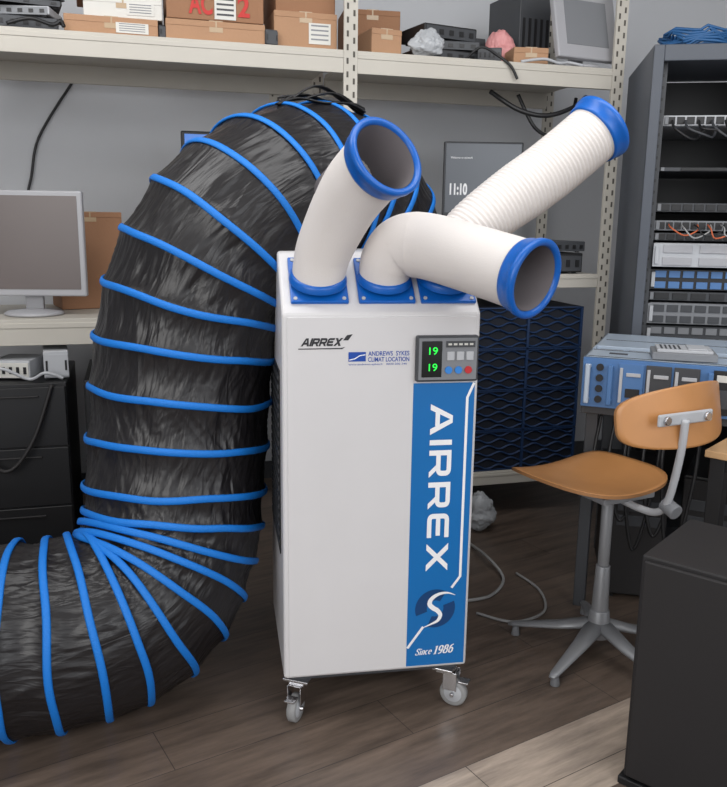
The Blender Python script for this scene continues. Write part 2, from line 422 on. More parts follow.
def nozzle(basex, pts, r0, r1, rr, ribs, ribamp, grow=1.8):
    b0 = Vector((basex,.075,(ZF+1.27)/2))
    P = [b0]+[ul(p) for p in pts]
    c = cr(P,16); c,T = resample(c, n=int(ribs*8)+1)
    n=len(c); rad=[]
    for i in range(n):
        t=i/(n-1); rad.append(r0+(r1-r0)*min(1,t*grow)+ribamp*math.cos(2*math.pi*i/8))
    hose = sweep('air_hose', unit, c, rad, M_hose, 44, cap=False)
    ax = (c[-1]-c[-6]).normalized()
    e = c[-1]-ax*.014
    L=.046
    lathe('end_ring', hose, [(r1+.002,0),(rr-.008,0),(rr-.006,.006),(rr-.004,L*.6),(rr,L*.66),(rr+.001,L-.004),(rr-.003,L),(rr-.012,L),(rr-.016,L-.006),(rr-.018,.0)], M_blue, e, ax, 56)
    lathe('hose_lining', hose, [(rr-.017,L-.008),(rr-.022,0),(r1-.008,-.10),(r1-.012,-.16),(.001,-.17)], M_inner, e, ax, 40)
    nrm = Vector((0,-math.sin(slope),math.cos(slope)))
    pl = boxes('mounting_plate', hose, [((0,0,0),(.145,.150,.010))], M_blue,.003, loc=b0+nrm*.005, rot=(slope,0,0))
    for sx in (-1,1):
        for sy in (-1,1):
            cyl('screw', pl, (sx*.061,sy*.064,.004),(sx*.061,sy*.064,.0075),.005,M_lgrey,seg=12,bevel=0)
    lathe('mounting_collar', hose, [(r0+.008,0),(r0+.008,.006),(r0+.004,.012),(r0+.003,.016),(r0-.004,.018)], M_blue, b0+nrm*.008, (Vector((0,0,1))*.6+nrm).normalized(), 40)
    return hose
nozzle(.097,[(-.112,2.075,1.27),(-.079,2.042,1.345),(-.042,2.0,1.410),(-.005,1.958,1.455),(.024,1.922,1.480)],.066,.081,.096,30,.0,1.3)
nozzle(.268,[(.050,2.105,1.25),(.084,2.088,1.288),(.145,2.06,1.290),(.235,1.995,1.268),(.305,1.93,1.248),(.358,1.875,1.232)],.062,.081,.092,30,.0,3.2)
nozzle(.427,[(.215,2.15,1.27),(.265,2.17,1.33),(.345,2.20,1.393),(.475,2.25,1.485),(.604,2.30,1.590)],.062,.078,.092,50,.0018)

# ------------------------------------------------------------ exhaust duct
duct = root('exhaust_duct', (-.9,2.1,0), 0, 'large black fabric exhaust duct with blue hoops arching to floor', 'duct')
DR=.256
path=[(.02,2.79,.89),(.02,2.79,1.05),(.01,2.77,1.22),(-.05,2.70,1.37),(-.14,2.60,1.435),(-.24,2.48,1.42),(-.34,2.38,1.355),(-.43,2.33,1.25),(-.49,2.31,1.10),(-.525,2.295,.88),(-.54,2.27,.66),(-.555,2.22,.450),(-.62,2.12,.308),(-.77,2.03,.262),(-1.0,1.97,.258),(-1.3,1.96,.258),(-1.7,1.95,.258)]
org=Vector((-.9,2.1,0))
pp=cr([Vector(p)-org for p in path],24); pp,TL=resample(pp, step=.008)
for _ in range(6):
    pp=[pp[0]]+[(pp[i-1]+pp[i]*2+pp[i+1])/4 for i in range(1,len(pp)-1)]+[pp[-1]]
T,N,B=frames(pp); n=len(pp); ds=TL/(n-1)
curv=[0]*n
for i in range(1,n-1): curv[i]=(T[min(n-1,i+3)]-T[max(0,i-3)]).length/(6*ds)
curv=[sum(curv[max(0,i-8):i+9])/len(curv[max(0,i-8):i+9]) for i in range(n)]
hoops=[4]; acc=0
for i in range(5,n-2):
    acc+=ds*(1+DR*curv[i])
    lim=.148 if pp[i].z>.52 else .118
    if acc>=lim: hoops.append(i); acc=0
seg=220
Vv=[];Ff=[]
def phase(i):
    for a,b in zip(hoops,hoops[1:]):
        if a<=i<=b: return (i-a)/(b-a),a,b
    return (0,-1,0)
for i in range(n):
    t,a,b = phase(i); s_=math.sin(math.pi*t) if 0<t<1 else 0
    s_=max(0,s_)
    for k in range(seg):
        th=2*math.pi*k/seg
        dirv=N[i]*math.cos(th)+B[i]*math.sin(th)
        loose=.5+.5*noise.noise(Vector((math.cos(th)*1.2,math.sin(th)*1.2,a*.3)))
        sag=(.004+.016*loose)*s_**.7
        q=Vector((math.cos(th)*5+a*.37, math.sin(th)*5, i*ds*2.0))
        w1=noise.noise(q)
        th2=th+(i-a)*ds*1.4*(1 if (a%2) else -1)
        q2=Vector((math.cos(th2)*12+a*.91, math.sin(th2)*12, i*ds*1.8))
        w2=1-abs(noise.noise(q2))*2.4
        pk=noise.noise(Vector((math.cos(th)*20,math.sin(th)*20,(a if t<.5 else b)*1.3)))*max(0,1-2.2*min(t,1-t))
        r=DR-sag+(.008*w1+.0045*max(0,w2)**2)*s_+.0045*pk*min(1,s_*4)
        v=pp[i]+dirv*r
        if v.z<.004: v.z=.004
        Vv.append(v)
for i in range(n-1):
    for k in range(seg):
        k2=(k+1)%seg; Ff.append((i*seg+k,i*seg+k2,(i+1)*seg+k2,(i+1)*seg+k))
fab=meshobj('duct_fabric',Vv,Ff,M_duct,duct,smooth=True)
uvl=fab.data.uv_layers.new(name='UVMap')
li=0
for i in range(n-1):
    for k in range(seg):
        for (a,b) in ((i,k),(i,k+1),(i+1,k+1),(i+1,k)):
            uvl.data[li].uv=(b/seg, a*ds); li+=1
for h in hoops:
    ring=[]
    for k in range(72):
        th=2*math.pi*k/72
        v=pp[h]+(N[h]*math.cos(th)+B[h]*math.sin(th))*(DR+.001+.003*noise.noise(Vector((math.cos(th)*2,math.sin(th)*2,h))))+T[h]*.010*noise.noise(Vector((math.cos(th)*1.5,math.sin(th)*1.5,h+.5)))
        if v.z<.008: v.z=.008
        ring.append(v)
    V=[];F=[];sg=8
    for k,v in enumerate(ring):
        tn=(ring[(k+1)%72]-ring[k-1]).normalized(); rad=(v-pp[h]); rad=(rad-tn*rad.dot(tn)).normalized(); bn=tn.cross(rad)
        for j in range(sg):
            a=2*math.pi*j/sg; V.append(v+rad*math.cos(a)*.0045+bn*math.sin(a)*.0100)
    for k in range(72):
        k2=(k+1)%72
        for j in range(sg):
            j2=(j+1)%sg; F.append((k*sg+j,k2*sg+j,k2*sg+j2,k*sg+j2))
    meshobj('hoop',V,F,M_hoop,duct,smooth=True)
for j in range(5):
    P=[]
    for i in range(11):
        t=i/10
        P.append(Vector((-.26+.24*t,2.42+.18*t+.016*j+.012*math.sin(7*t+j),1.668+.004*j+(.024+.012*(j%3))*math.sin(math.pi*t)+.008*math.sin(9*t+2*j)))-org)
    sweep('gathered_strap',duct,cr(P,5),.012,M_black,8,flat_=.3)

# ------------------------------------------------------------ storage rack
rack = root('storage_shelf', rk(0,0), RA, 'beige slotted-steel storage shelving loaded with cartons and electronics', 'shelf')
S1,S2,S0=1.245,2.43,-.9
def upright(s,nn,h=2.42):
    L=[((s,nn,h/2),(.055,.012,h),0),((s+.022,nn+.02,h/2),(.010,.045,h),0)]
    z=.06
    while z<h-.03:
        L.append(((s-.013,nn-.0065,z),(.008,.002,.022),1)); L.append(((s+.013,nn-.0065,z+.025),(.008,.002,.022),1)); z+=.05
    boxes('upright', rack, L, [M_beige,M_slot])
for s in (S0,S1,S2):
    upright(s,-.03); upright(s,.585)
upright(1.05,.585)
def shelf(s0,s1,z,lip=.085):
    m=(s0+s1)/2; w=s1-s0-.056
    boxes('shelf_board', rack, [((m,.265,z-.012),(w,.56,.022))], M_beige,.002)
    boxes('beam', rack, [((m,-.025,z-lip/2),(w,.02,lip)),((m,-.036,z-lip*.25),(w,.004,lip*.2))], M_beige,.003)
    boxes('beam', rack, [((m,.555,z-lip/2-.01),(w,.02,lip))], M_beige,.004)
shelf(S0,S1,2.0); shelf(S1,S2,2.0); shelf(S0,S1,.97,.10); shelf(S1,S2,1.13,.06); shelf(S1,S2,.235,.06)

def rroot(name,s,nn,z,a,label,cat,group=None): return root(name, rk(s,nn,z), RA+a, label, cat, group)
def carton(s,nn,z,d,a=0,m=None,label='',txt=None,white=False):
    r=rroot('cardboard_box',s,nn,z+.0005,a,label,'box')
    m=m or M_card
    boxes('carton_body', r, [((0,0,d[2]/2),d)], m,.003)
    boxes('packing_tape', r, [((0,0,d[2]+.0008),(.05,d[1],.001)),((0,-d[1]/2-.0008,d[2]-.02),(.05,.001,.04))], M_tape)
    boxes('lid_flap', r, [((-d[0]/4-.001,-d[1]/2-.001,d[2]-.012),(d[0]/2-.004,.002,.020)),((d[0]/4+.001,-d[1]/2-.001,d[2]-.012),(d[0]/2-.004,.002,.020))], m,.0005)
    if white: boxes('paper_label', r, [((d[0]*.22,-d[1]/2-.0022,d[2]*.45),(d[0]*.35,.001,d[2]*.55),0)]+[((d[0]*.22,-d[1]/2-.0030,d[2]*(.30+.12*i)),(d[0]*.28,.001,d[2]*.04),1) for i in range(4)], [M_paper,M_grey])
    if txt: txt(r,d)
    return r
carton(.35,.13,2.0,(.33,.25,.065),.02,M_card2,'low cardboard box with a paper label on steel shelf',white=True)
carton(.40,.14,2.0665,(.28,.22,.075),-.04,M_paper,'flat white carton stacked on a low cardboard box',white=True)
carton(.36,.15,2.1425,(.26,.22,.12),.06,M_card,'brown cardboard box at the top of a stack')
carton(.73,.15,2.0,(.37,.30,.075),.0,M_card2,'flat brown cardboard box under a larger marked box')
def t1(r,d):
    boxes('paper_label', r, [((.035,-d[1]/2-.0035,.06),(.08,.001,.11))], M_paper)
    text('printed_lettering', r, 'AC', (-.10,-d[1]/2-.0035,.018),(1,0,0),(0,0,1),.088,.075,M_red,.03)
    text('printed_lettering', r, '2', (.082,-d[1]/2-.0035,.018),(1,0,0),(0,0,1),.045,.075,M_red,.03)
    for i in range(5): boxes('label_print', r, [((.035,-d[1]/2-.0045,.022+.018*i),(.064,.0005,.007))], M_logo)
carton(.73,.14,2.0765,(.36,.28,.18),0,M_card,'brown cardboard box with red letters and a white label',t1)
carton(1.08,.16,2.0,(.25,.26,.14),0,M_card2,'square cardboard box with a white sticker by the post',white=True)
carton(1.08,.18,2.1415,(.24,.24,.12),.05,M_card,'brown cardboard box stacked on another by the post')
carton(1.40,.10,2.0,(.13,.16,.10),.1,M_card2,'small cardboard box standing beside the shelf post')
carton(1.42,.34,2.0,(.24,.20,.22),-.1,M_card,'tall cardboard box behind a small carton')
carton(2.05,.08,2.0,(.15,.14,.07),-.15,M_card2,'small open cardboard box next to a pink bag')
carton(.20,.42,.97,(.26,.22,.40),.25,M_card,'tall worn cardboard box behind the monitor')
carton(-.05,.38,2.0,(.30,.26,.22),.05,M_paper,'large white carton at the back of the upper shelf')
def device(name,s,nn,z,d,a,m,label,cat,face=None,ports=5):
    r=rroot(name,s,nn,z+.0005,a,label,cat)
    boxes('casing', r, [((0,0,d[2]/2+.003),(d[0],d[1],d[2]-.006))], m,.004)
    boxes('foot', r, [((x*d[0]*.4,y*d[1]*.4,.002),(.015,.015,.004)) for x in (-1,1) for y in (-1,1)], M_black)
    boxes('front_panel', r, [((0,-d[1]/2-.002,d[2]/2),(d[0]*.94,.004,d[2]*.75),0)]+[((-d[0]*.38+d[0]*.76*i/(max(1,ports-1)),-d[1]/2-.005,d[2]/2),(d[0]*.08,.003,d[2]*.35),1) for i in range(ports)], [face or M_dgrey, M_black])
    return r
device('network_switch',.05,.1,2.0,(.22,.2,.045),.1,M_dgrey,'dark grey network switch lying on the upper steel shelf','electronics')
device('docking_station',.06,.1,2.0475,(.20,.17,.035),-.2,M_lgrey,'light grey electronics box stacked on a dark switch','electronics',M_grey)
device('laptop_computer',.05,.11,2.0845,(.24,.2,.025),.15,M_black,'closed black laptop on top of a small stack','computer',M_dgrey,3)
device('power_adapter',.14,.05,2.1115,(.09,.06,.04),.5,M_black,'black power adapter lying on a closed laptop','electronics',None,2)
device('optical_drive',-.18,.08,2.0,(.18,.14,.12),.1,M_paper,'white plastic device standing on the upper shelf','electronics',M_lgrey,2)
device('network_switch',1.68,.18,2.0,(.28,.22,.05),.15,M_black,'black switch lying flat on the upper steel shelf','electronics')
device('network_switch',1.72,.20,2.052,(.26,.2,.04),-.1,M_dgrey,'dark grey switch stacked on a black switch','electronics')
device('media_recorder',1.70,.22,2.0945,(.26,.2,.06),.2,M_black,'black electronics box on top of stacked switches','electronics')
device('network_switch',1.84,.42,2.0,(.24,.2,.16),.1,M_dgrey,'tall dark electronics case behind the pink bag','electronics')
device('power_supply',1.88,.08,2.0,(.10,.12,.06),-.4,M_dgrey,'small dark power supply beside the pink bag','electronics')
device('power_adapter',.54,.04,2.0,(.06,.06,.05),.3,M_black,'black power brick between two cardboard boxes','electronics',None,2)
device('power_adapter',.935,.02,2.0,(.05,.05,.06),.2,M_dgrey,'dark power brick next to the marked cardboard box','electronics',None,2)
device('computer_case',2.16,.40,2.0,(.16,.28,.36),.1,M_dgrey,'dark computer case on upper shelf behind a grey monitor','computer')
device('disk_enclosure',2.22,.15,1.13,(.24,.3,.09),.0,M_black,'black disk enclosure on the middle shelf','electronics')
device('disk_enclosure',2.24,.15,1.2225,(.2,.3,.05),.1,M_dgrey,'dark grey enclosure stacked on another enclosure','electronics')
device('desktop_computer',1.52,.25,1.13,(.30,.3,.11),.0,M_black,'black desktop computer on the middle shelf','computer')
def bag(name,s,nn,z,sc,m,label):
    me=bpy.data.meshes.new(name)
    bm=bmesh.new(); bmesh.ops.create_icosphere(bm,subdivisions=5,radius=1)
    for v in bm.verts:
        p=v.co.copy(); k=1+.30*noise.noise(p*1.6+Vector((s*7,0,0)))+.18*abs(noise.noise(p*4+Vector((0,s*5,0))))
        v.co=Vector((p.x*k*sc[0],p.y*k*sc[1],(p.z*k+(.5*(p.z-.5) if p.z>.5 else 0))*sc[2]))
    bm.to_mesh(me); bm.free()
    me.materials.append(m)
    for p in me.polygons: p.use_smooth=True
    o=bpy.data.objects.new(name,me); o.location=rk(s,nn,z+.001); link(o); zmin=min(v.co.z for v in me.vertices)
    for v in me.vertices: v.co.z-=zmin
    return tag(o,label,'bag')
bag('plastic_bag',1.57,-.005,2.0,(.065,.04,.045),M_clear,'crumpled translucent plastic bag at the shelf edge')
bag('plastic_bag',1.99,.22,2.0,(.065,.06,.075),M_pink,'pink plastic bag standing behind a small carton')
bag('plastic_bag',1.83,-.14,0,(.065,.06,.07),M_clear,'crumpled clear plastic bag on the floor by the shelf')
def cab(pts,r,m,label,name='loose_cable',group=None):
    return tag(wire(name,None,pts,r,m),label,'cable',group)
cab([rk(1.75,.02,2.008),rk(1.80,-.02,2.05),rk(1.87,-.03,2.02),rk(1.92,-.05,1.98),rk(1.95,-.055,1.93)],.006,M_black,'black cable drooping over the shelf edge')
cab([rk(.0,-.03,2.01),rk(.08,-.04,2.03),rk(.15,-.035,2.015),rk(.18,-.03,2.03),rk(.19,-.04,2.01)],.007,M_black,'black cable tangled on the upper shelf')
cab([rk(1.98,-.02,2.006),rk(2.08,-.03,2.02),rk(2.15,-.03,2.008),rk(2.20,-.02,2.015),rk(2.26,-.03,2.005)],.006,M_lgrey,'pale cable lying along the shelf edge')

def monitor(name,loc,rz,w,h,zb,m_b,m_s,label,bez=.02,tilt=0):
    r=root(name,loc,rz,label,'monitor')
    cz_=zb+h/2
    fr=boxes('bezel', r, [((0,.0,0),(w,.03,h))], m_b,.006, loc=(0,0,cz_), rot=(tilt,0,0))
    boxes('screen', fr, [((0,-.0155,.004),(w-2*bez,.003,h-2*bez-.006))], m_s)
    boxes('rear_housing', fr, [((0,.03,0),(w*.6,.04,h*.6))], m_b,.012)
    boxes('stand_neck', r, [((0,.045,zb*.5+.06),(.07,.02,zb+.14))], m_b,.005)
    lathe('stand_base', r, [(0,0),(.11,0),(.112,.006),(.10,.014),(.03,.022),(0,.022)], m_b,(0,.03,0.0005),(0,0,1),40)
    return r,fr
monitor('computer_monitor',(-1.31,3.20,.9705),.10,.43,.40,.075,M_silver,M_scr,'silver flat monitor switched off on the steel bench',.020)
q,fr=monitor('computer_monitor',tuple(rk(1.945,.25,1.1305)),RA-.25,.36,.33,.245,M_dgrey,M_scr2,'dark flat monitor showing a clock on the middle shelf',.010)
text('clock_digits', fr, '11:10', (-.150,-.0185,-.070),(1,0,0),(0,0,1),.080,.052,M_ink,.045)
text('screen_line', fr, 'Welcome to network', (-.150,-.0185,.09),(1,0,0),(0,0,1),.10,.010,M_ink)
monitor('computer_monitor',tuple(rk(.775,.30,.9705)),RA,.34,.28,.455,M_black,M_scr3,'black monitor with a bright blue screen on the bench',.014)
monitor('computer_monitor',tuple(rk(2.30,.05,2.0005)),RA+.15,.32,.30,.03,M_silver,M_grey,'grey old monitor leaning back on the upper shelf',.05,tilt=-.25)
def pedestal(s,nn,w,label):
    r=rroot('drawer_pedestal',s,nn,.0,0,label,'cabinet')
    boxes('cabinet_body', r, [((0,0,.37),(w,.5,.738))], M_black,.004)
    for i in range(3):
        d=boxes('drawer', r, [((0,-.255,.14+.235*i),(w-.01,.012,.23))], M_black,.003)
        boxes('drawer_handle', d, [((0,-.264,.22+.235*i),(w*.6,.008,.008))], M_blackm,.003)
pedestal(-.12,.14,.50,'black three-drawer pedestal under the bench')
pedestal(.42,.16,.46,'black pedestal with handles behind the fabric duct')
device('label_printer',-.24,.08,.74,(.20,.24,.10),.1,M_lgrey,'white paper-covered device on top of the black pedestal','electronics',M_lgrey,4)
device('power_strip_unit',-.05,.04,.74,(.14,.16,.075),-.25,M_lgrey,'pale grey power unit on the black pedestal','electronics',M_paper,5)
device('docking_station',.085,.03,.74,(.09,.18,.11),.1,M_lgrey,'white narrow device standing on the black pedestal','electronics',M_lgrey,2)
cab([rk(-.2,-.09,.75),rk(-.1,-.12,.80),rk(.0,-.11,.755),rk(.06,-.13,.78),rk(.12,-.115,.755)],.006,M_lgrey,'white cable crumpled over the pedestal devices')
cab([rk(-.25,-.13,.735),rk(-.2,-.16,.55),rk(-.1,-.17,.42),rk(.0,-.16,.52),rk(.08,-.13,.735)],.008,M_blackm,'black cable looping in front of the pedestal')
device('desktop_computer',-.02,-.20,.0,(.34,.12,.10),.1,M_blackm,'dark flat computer lying on the floor by the pedestal','computer',M_dgrey,6)

def crate(z,label,ph):
    r=rroot('disk_shelf',1.945,.22,z+.0005,0,label,'electronics','blue storage enclosures on the lower shelf')
    w=.82;h=.185
    boxes('enclosure_body', r, [((0,0,h/2),(w,.44,h)),((0,-.222,h/2),(w,.004,h))], M_crate2,.003)
    V=[];F=[];ns=90
    for j in range(6):
        z0=.016+.0305*j
        k=len(V)
        for i in range(ns+1):
            x=-w/2+.01+(w-.02)*i/ns
            wv=.0085*math.sin(2*math.pi*x/.115+ph+(math.pi if j%2 else 0))
            V+=[(x,-.226,z0+wv-.005),(x,-.233,z0+wv),(x,-.226,z0+wv+.005)]
        for i in range(ns):
            a=k+3*i; F+=[(a,a+3,a+4,a+1),(a+1,a+4,a+5,a+2)]
    meshobj('front_grille', V, F, M_crate, r)
    boxes('bezel_frame', r, [((x,-.228,h/2),(.012,.012,h)) for x in (-w/2+.006,-.14,.14,w/2-.006)]+[((0,-.228,zz),(w,.012,.005)) for zz in (.0025,h-.0025)], M_crate)
for i in range(4): crate(.235+.1875*i, 'dark blue drive enclosure with wavy moulded front on lower shelf', i*.6)
cab([rk(1.9,.1,1.90),rk(2.0,.02,1.82),rk(2.12,.0,1.80),rk(2.25,.02,1.84),rk(2.36,.1,1.90)],.010,M_black,'thick black cable hanging under the upper shelf','cable_bundle')
cab([rk(2.05,.14,1.90),rk(2.12,.1,1.76),rk(2.22,.1,1.73),rk(2.30,.12,1.80),rk(2.34,.15,1.90)],.008,M_black,'black cable loop hanging under the upper shelf','cable_bundle')
cab([rk(-.4,.83,1.15),rk(-.12,.83,1.35),rk(-.05,.83,1.5),rk(.0,.83,1.70),rk(.16,.83,1.95)],.006,M_black,'thin black cable running up the grey wall','wall_cable')

# ------------------------------------------------------------ server rack
SA=-math.radians(9.8)
SR=Vector((1.098,3.40,0))
sr=root('server_rack', SR, SA, 'tall grey open-front server cabinet holding network equipment', 'server rack')
SW,SD,SH=.60,.72,2.03
boxes('side_panel', sr, [((.012,SD/2,SH/2),(.024,SD,SH-.04))], M_rackside,.003)
boxes('side_panel', sr, [((SW-.012,SD/2,SH/2),(.024,SD,SH-.04))], M_rackside,.003)
boxes('top_panel', sr, [((SW/2,SD/2,SH-.012),(SW,SD,.024))], M_rackside,.003)
boxes('bottom_panel', sr, [((SW/2,SD/2,.04),(SW-.05,SD,.06))], M_dgrey,.003)
boxes('rear_panel', sr, [((SW/2,SD-.01,SH/2),(SW-.05,.016,SH-.06))], M_black)
for x in (.05,SW-.05):
    boxes('mounting_rail', sr, [((x,.05,SH/2),(.03,.03,SH-.08),0)]+[((x,.034,.1+.0445*i),(.009,.003,.012),1) for i in range(42)], [M_dgrey if x<.3 else M_grey,M_black])
for x in (.020,SW-.020): boxes('front_post', sr, [((x,-.012,SH/2),(.040,.024,SH))], M_rackfr,.003)
boxes('top_rail', sr, [((SW/2,-.012,SH-.03),(SW-.08,.024,.06))], M_rackfr,.003)
SM=Matrix.Translation(SR)@Matrix.Rotation(SA,4,'Z')
def rackdev(z,h,m,label,name='rack_server',drives=8,mf=None,md=None,x0=.075,w=.45,fwd=0,cat='server'):
    p=SM@Vector((x0,.06-fwd,z))
    r=root(name,p,SA,label,cat)
    boxes('chassis', r, [((w/2,.28,h/2),(w,.54,h-.004))], m,.002)
    L=[((w/2,-.002,h/2),(w+.02,.012,h-.006),0)]
    rows=2 if h>.07 else 1
    for rw in range(rows):
        for i in range(drives):
            L.append(((w*(i+.6)/(drives+.2),-.010,h*(rw+.5)/rows),(w/(drives+.2)*.80,.006,h*.62/rows),1))
    boxes('front_bezel', r, L, [mf or m, md or M_black],.001)
    for x in (.004,w-.004): boxes('rack_ear', r, [((x,-.012,h/2),(.014,.01,h*.7))], M_lgrey if h>.05 else M_grey,.001)
rackdev(1.735,.045,M_lgrey,'light grey patch panel mounted in server cabinet','network_patch_unit',12,cat='electronics')
rackdev(1.56,.02,M_dgrey,'thin grey shelf plate mounted in the server cabinet','rack_shelf',1,cat='shelf')
rackdev(1.40,.04,M_dgrey,'dark grey one-unit device in the server cabinet',drives=10)
rackdev(1.325,.045,M_grey,'grey network switch with orange patch leads','network_switch',14,cat='electronics')
rackdev(1.285,.036,M_dgrey,'dark grey one-unit switch under the patched switch','network_switch',12,cat='electronics')
rackdev(1.180,.10,M_lgrey,'white server chassis in the server cabinet',drives=3,md=M_silver,fwd=.04)
rackdev(1.085,.088,M_black,'dark server with blue drive bays',drives=8,md=M_servblue)
rackdev(1.040,.042,M_dgrey,'dark grey one-unit server in the cabinet',drives=6)
rackdev(.945,.09,M_grey,'grey server with dark drive bays in the cabinet',drives=8,md=M_dgrey,fwd=.02)
rackdev(.85,.09,M_dgrey,'dark server with grey drive bays in the cabinet',drives=8,md=M_grey)
rackdev(.755,.09,M_black,'black server at low position in the cabinet',drives=8,md=M_dgrey)
rackdev(.655,.09,M_grey,'grey server low in the cabinet',drives=6,md=M_black)
def ws(x,y,z): return SM@Vector((x,y,z))
for i in range(6):
    dx=.01*random.random()
    o=wire('patch_cable',None,[ws(.12+.05*i,.035,1.352),ws(.12+.05*i,-.03,1.335+dx),ws(.17+.04*i,-.04,1.31-.01*(i%2)),ws(.22+.05*i,-.025,1.33),ws(.23+.05*i,.03,1.352)],.003,[M_orange,M_cable,M_black][i%3])
    tag(o,['orange','pale grey','black'][i%3]+' patch cable looping at the switch','cable','patch cables at the switch')
for i in range(7):
    o=wire('patch_cable',None,[ws(.10+.05*i,.04,1.755),ws(.10+.05*i,-.03,1.72),ws(.16+.05*i,-.035,1.68+.015*(i%3)),ws(.20+.05*i,.0,1.69),ws(.22+.05*i,.04,1.735)],.005,[M_black,M_dgrey][i%2])
    tag(o,['black','dark grey'][i%2]+' patch cable looping under the patch panel','cable','patch cables at the patch panel')
L=[]
for i in range(120):
    a=i*.33; L.append(ws(.20+.14*math.cos(a)+.02*math.sin(i*1.7),.16+.10*math.sin(a),SH+.008+.0005*i+.010*(1+math.sin(i*2.3))))
tag(sweep('cable_coil',None,L,.006,M_bluecable,8),'loose coil of blue network cable on top of server cabinet','cable')

# ------------------------------------------------------------ bench with open server
BA=math.atan2(-.38,.925)
bl=Vector((.70,2.74,0))
bench=root('work_table', bl, BA,'dark workbench with metal legs under the opened server','table')
boxes('table_top', bench, [((.66,.335,.735),(1.25,.67,.03))], M_dgrey,.003)
for x in (.07,1.22):
    for y in (.05,.63): boxes('table_leg', bench, [((x,y,.36),(.04,.04,.72))], M_dgrey,.003)
boxes('table_rail', bench, [((.64,.63,.70),(1.14,.02,.04)),((.64,.63,.2),(1.14,.02,.04))], M_dgrey)
BM=Matrix.Translation(bl)@Matrix.Rotation(BA,4,'Z')
sp=BM@Vector((.036,-.015,.7505))
sv=root('rack_server', sp, BA,'opened rack server with galvanised lid and blue handles on table','server')
w,dd,h=.53,.66,.165
boxes('chassis', sv, [((w/2,dd/2,.06),(w,dd,.12)),((.003,dd/2,h/2),(.006,dd,h)),((w-.003,dd/2,h/2),(.006,dd,h)),((w/2,dd-.003,h/2),(w,.006,h)),((w/2,.30,h/2+.04),(w-.012,.012,h-.08))], M_servtop,.0015)
boxes('top_cover', sv, [((w/2,.100,h-.002),(w,.20,.004)),((w/2,.48,h-.002),(w,.36,.004))], M_servtop,.001)
boxes('lid_seam', sv, [((w/2,.180,h+.0008),(w-.02,.003,.0016)),((w/2,.03,h+.0008),(w-.02,.003,.0016)),((.10,.11,h+.001),(.06,.025,.002)),((w/2,.46,h+.0008),(w-.04,.003,.0016))], M_dgrey)
L=[]
for i in range(5): L.append(((.06+.10*i,.265,.138),(.082,.035,.034),0))
for i in range(5): L.append(((.06+.10*i,.230,.128),(.060,.016,.012),1))
boxes('fan_module', sv, L,[M_grey,M_lgrey],.002)
L=[((w/2,-.002,h/2),(w,.022,h),0)]
for j in range(3):
    x=.155+.085*j
    L.append(((x,-.016,h/2),(.078,.008,h*.86),0 if j==0 else 1)); L.append(((x-.030,-.023,h/2),(.010,.006,h*.70),3)); L.append(((x+.008,-.0215,h*.72),(.045,.004,.012),3)); L.append(((x+.008,-.0215,h*.35),(.045,.004,.030),2))
L+=[((.455,-.016,h/2),(.105,.008,h*.86),2),((.455,-.021,h*.78),(.085,.004,.022),4),((.435,-.021,h*.38),(.045,.004,.060),1),((.484,-.021,h*.38),(.03,.004,.060),3)]
boxes('front_bezel', sv, L,[M_servblue,M_dgrey,M_black,M_lgrey,M_paper],.0012)
for x in (.020,.092,.395,w-.012):
    boxes('pull_handle', sv, [((x,-.040,h*.5),(.016,.012,h*.80)),((x,-.024,h*.16),(.016,.034,.012)),((x,-.024,h*.84),(.016,.034,.012))], M_servblue if x>.05 and x<.45 else M_servtop,.003)
for i in range(4): cyl('fan_inlet', sv, (.056,-.012,.028+.036*i),(.056,-.019,.028+.036*i),.012,M_black,seg=16,bevel=0)
def loose_part(x,y,rz,d,kind,label,z=0):
    p=BM@Vector((x,y,.7505+h+.0025+z))
    r=root(kind,p,BA+rz,label,'electronics')
    boxes('drive_tray', r, [((0,0,d[2]/2),d)], M_grey,.002)
    boxes('drive_body', r, [((0,0,d[2]+.005),(d[0]*.86,d[1]*.86,.010)),((d[0]*.2,0,d[2]+.012),(d[0]*.3,d[1]*.7,.004))], M_lgrey,.002)
    boxes('vent_slots', r, [((-d[0]*.35+d[0]*.07*i,0,d[2]+.0105),(d[0]*.03,d[1]*.6,.001)) for i in range(5)], M_dgrey)
loose_part(.34,.10,.12,(.20,.15,.024),'drive_caddy','grey metal drive caddy lying on the server lid')
p=BM@Vector((.65,.04,.7505))
s2=root('rack_server', p, BA,'second rack server with perforated lid on the table','server')
boxes('chassis', s2, [((.21,.3,.05),(.42,.58,.1))], M_servtop,.003)
boxes('front_bezel', s2, [((.21,.0,.05),(.42,.02,.1),0)]+[((.04+.055*i,-.012,.05),(.045,.006,.08),1) for i in range(7)], [M_dgrey,M_black],.001)
def tower(loc,rz,d,label,m=M_black):
    r=root('computer_tower',loc,rz,label,'computer')
    boxes('case_body', r, [((0,0,d[2]/2+.01),(d[0],d[1],d[2]-.02))], m,.006)
    boxes('front_panel', r, [((0,-d[1]/2-.006,d[2]/2+.01),(d[0]-.01,.012,d[2]-.04),0),((0,-d[1]/2-.014,d[2]*.8),(d[0]*.75,.004,.04),1),((0,-d[1]/2-.014,d[2]*.68),(d[0]*.75,.004,.04),1)], [M_blackm,M_dgrey],.002)
    boxes('foot', r, [((x*d[0]*.38,y*d[1]*.4,.005),(.03,.03,.01)) for x in (-1,1) for y in (-1,1)], M_black)
tower(BM@Vector((.20,.36,0)),BA+.2,(.2,.42,.46),'black computer tower standing under the workbench')
tower(BM@Vector((.50,.36,0)),BA-.1,(.2,.42,.50),'black computer tower on the floor near the chair')
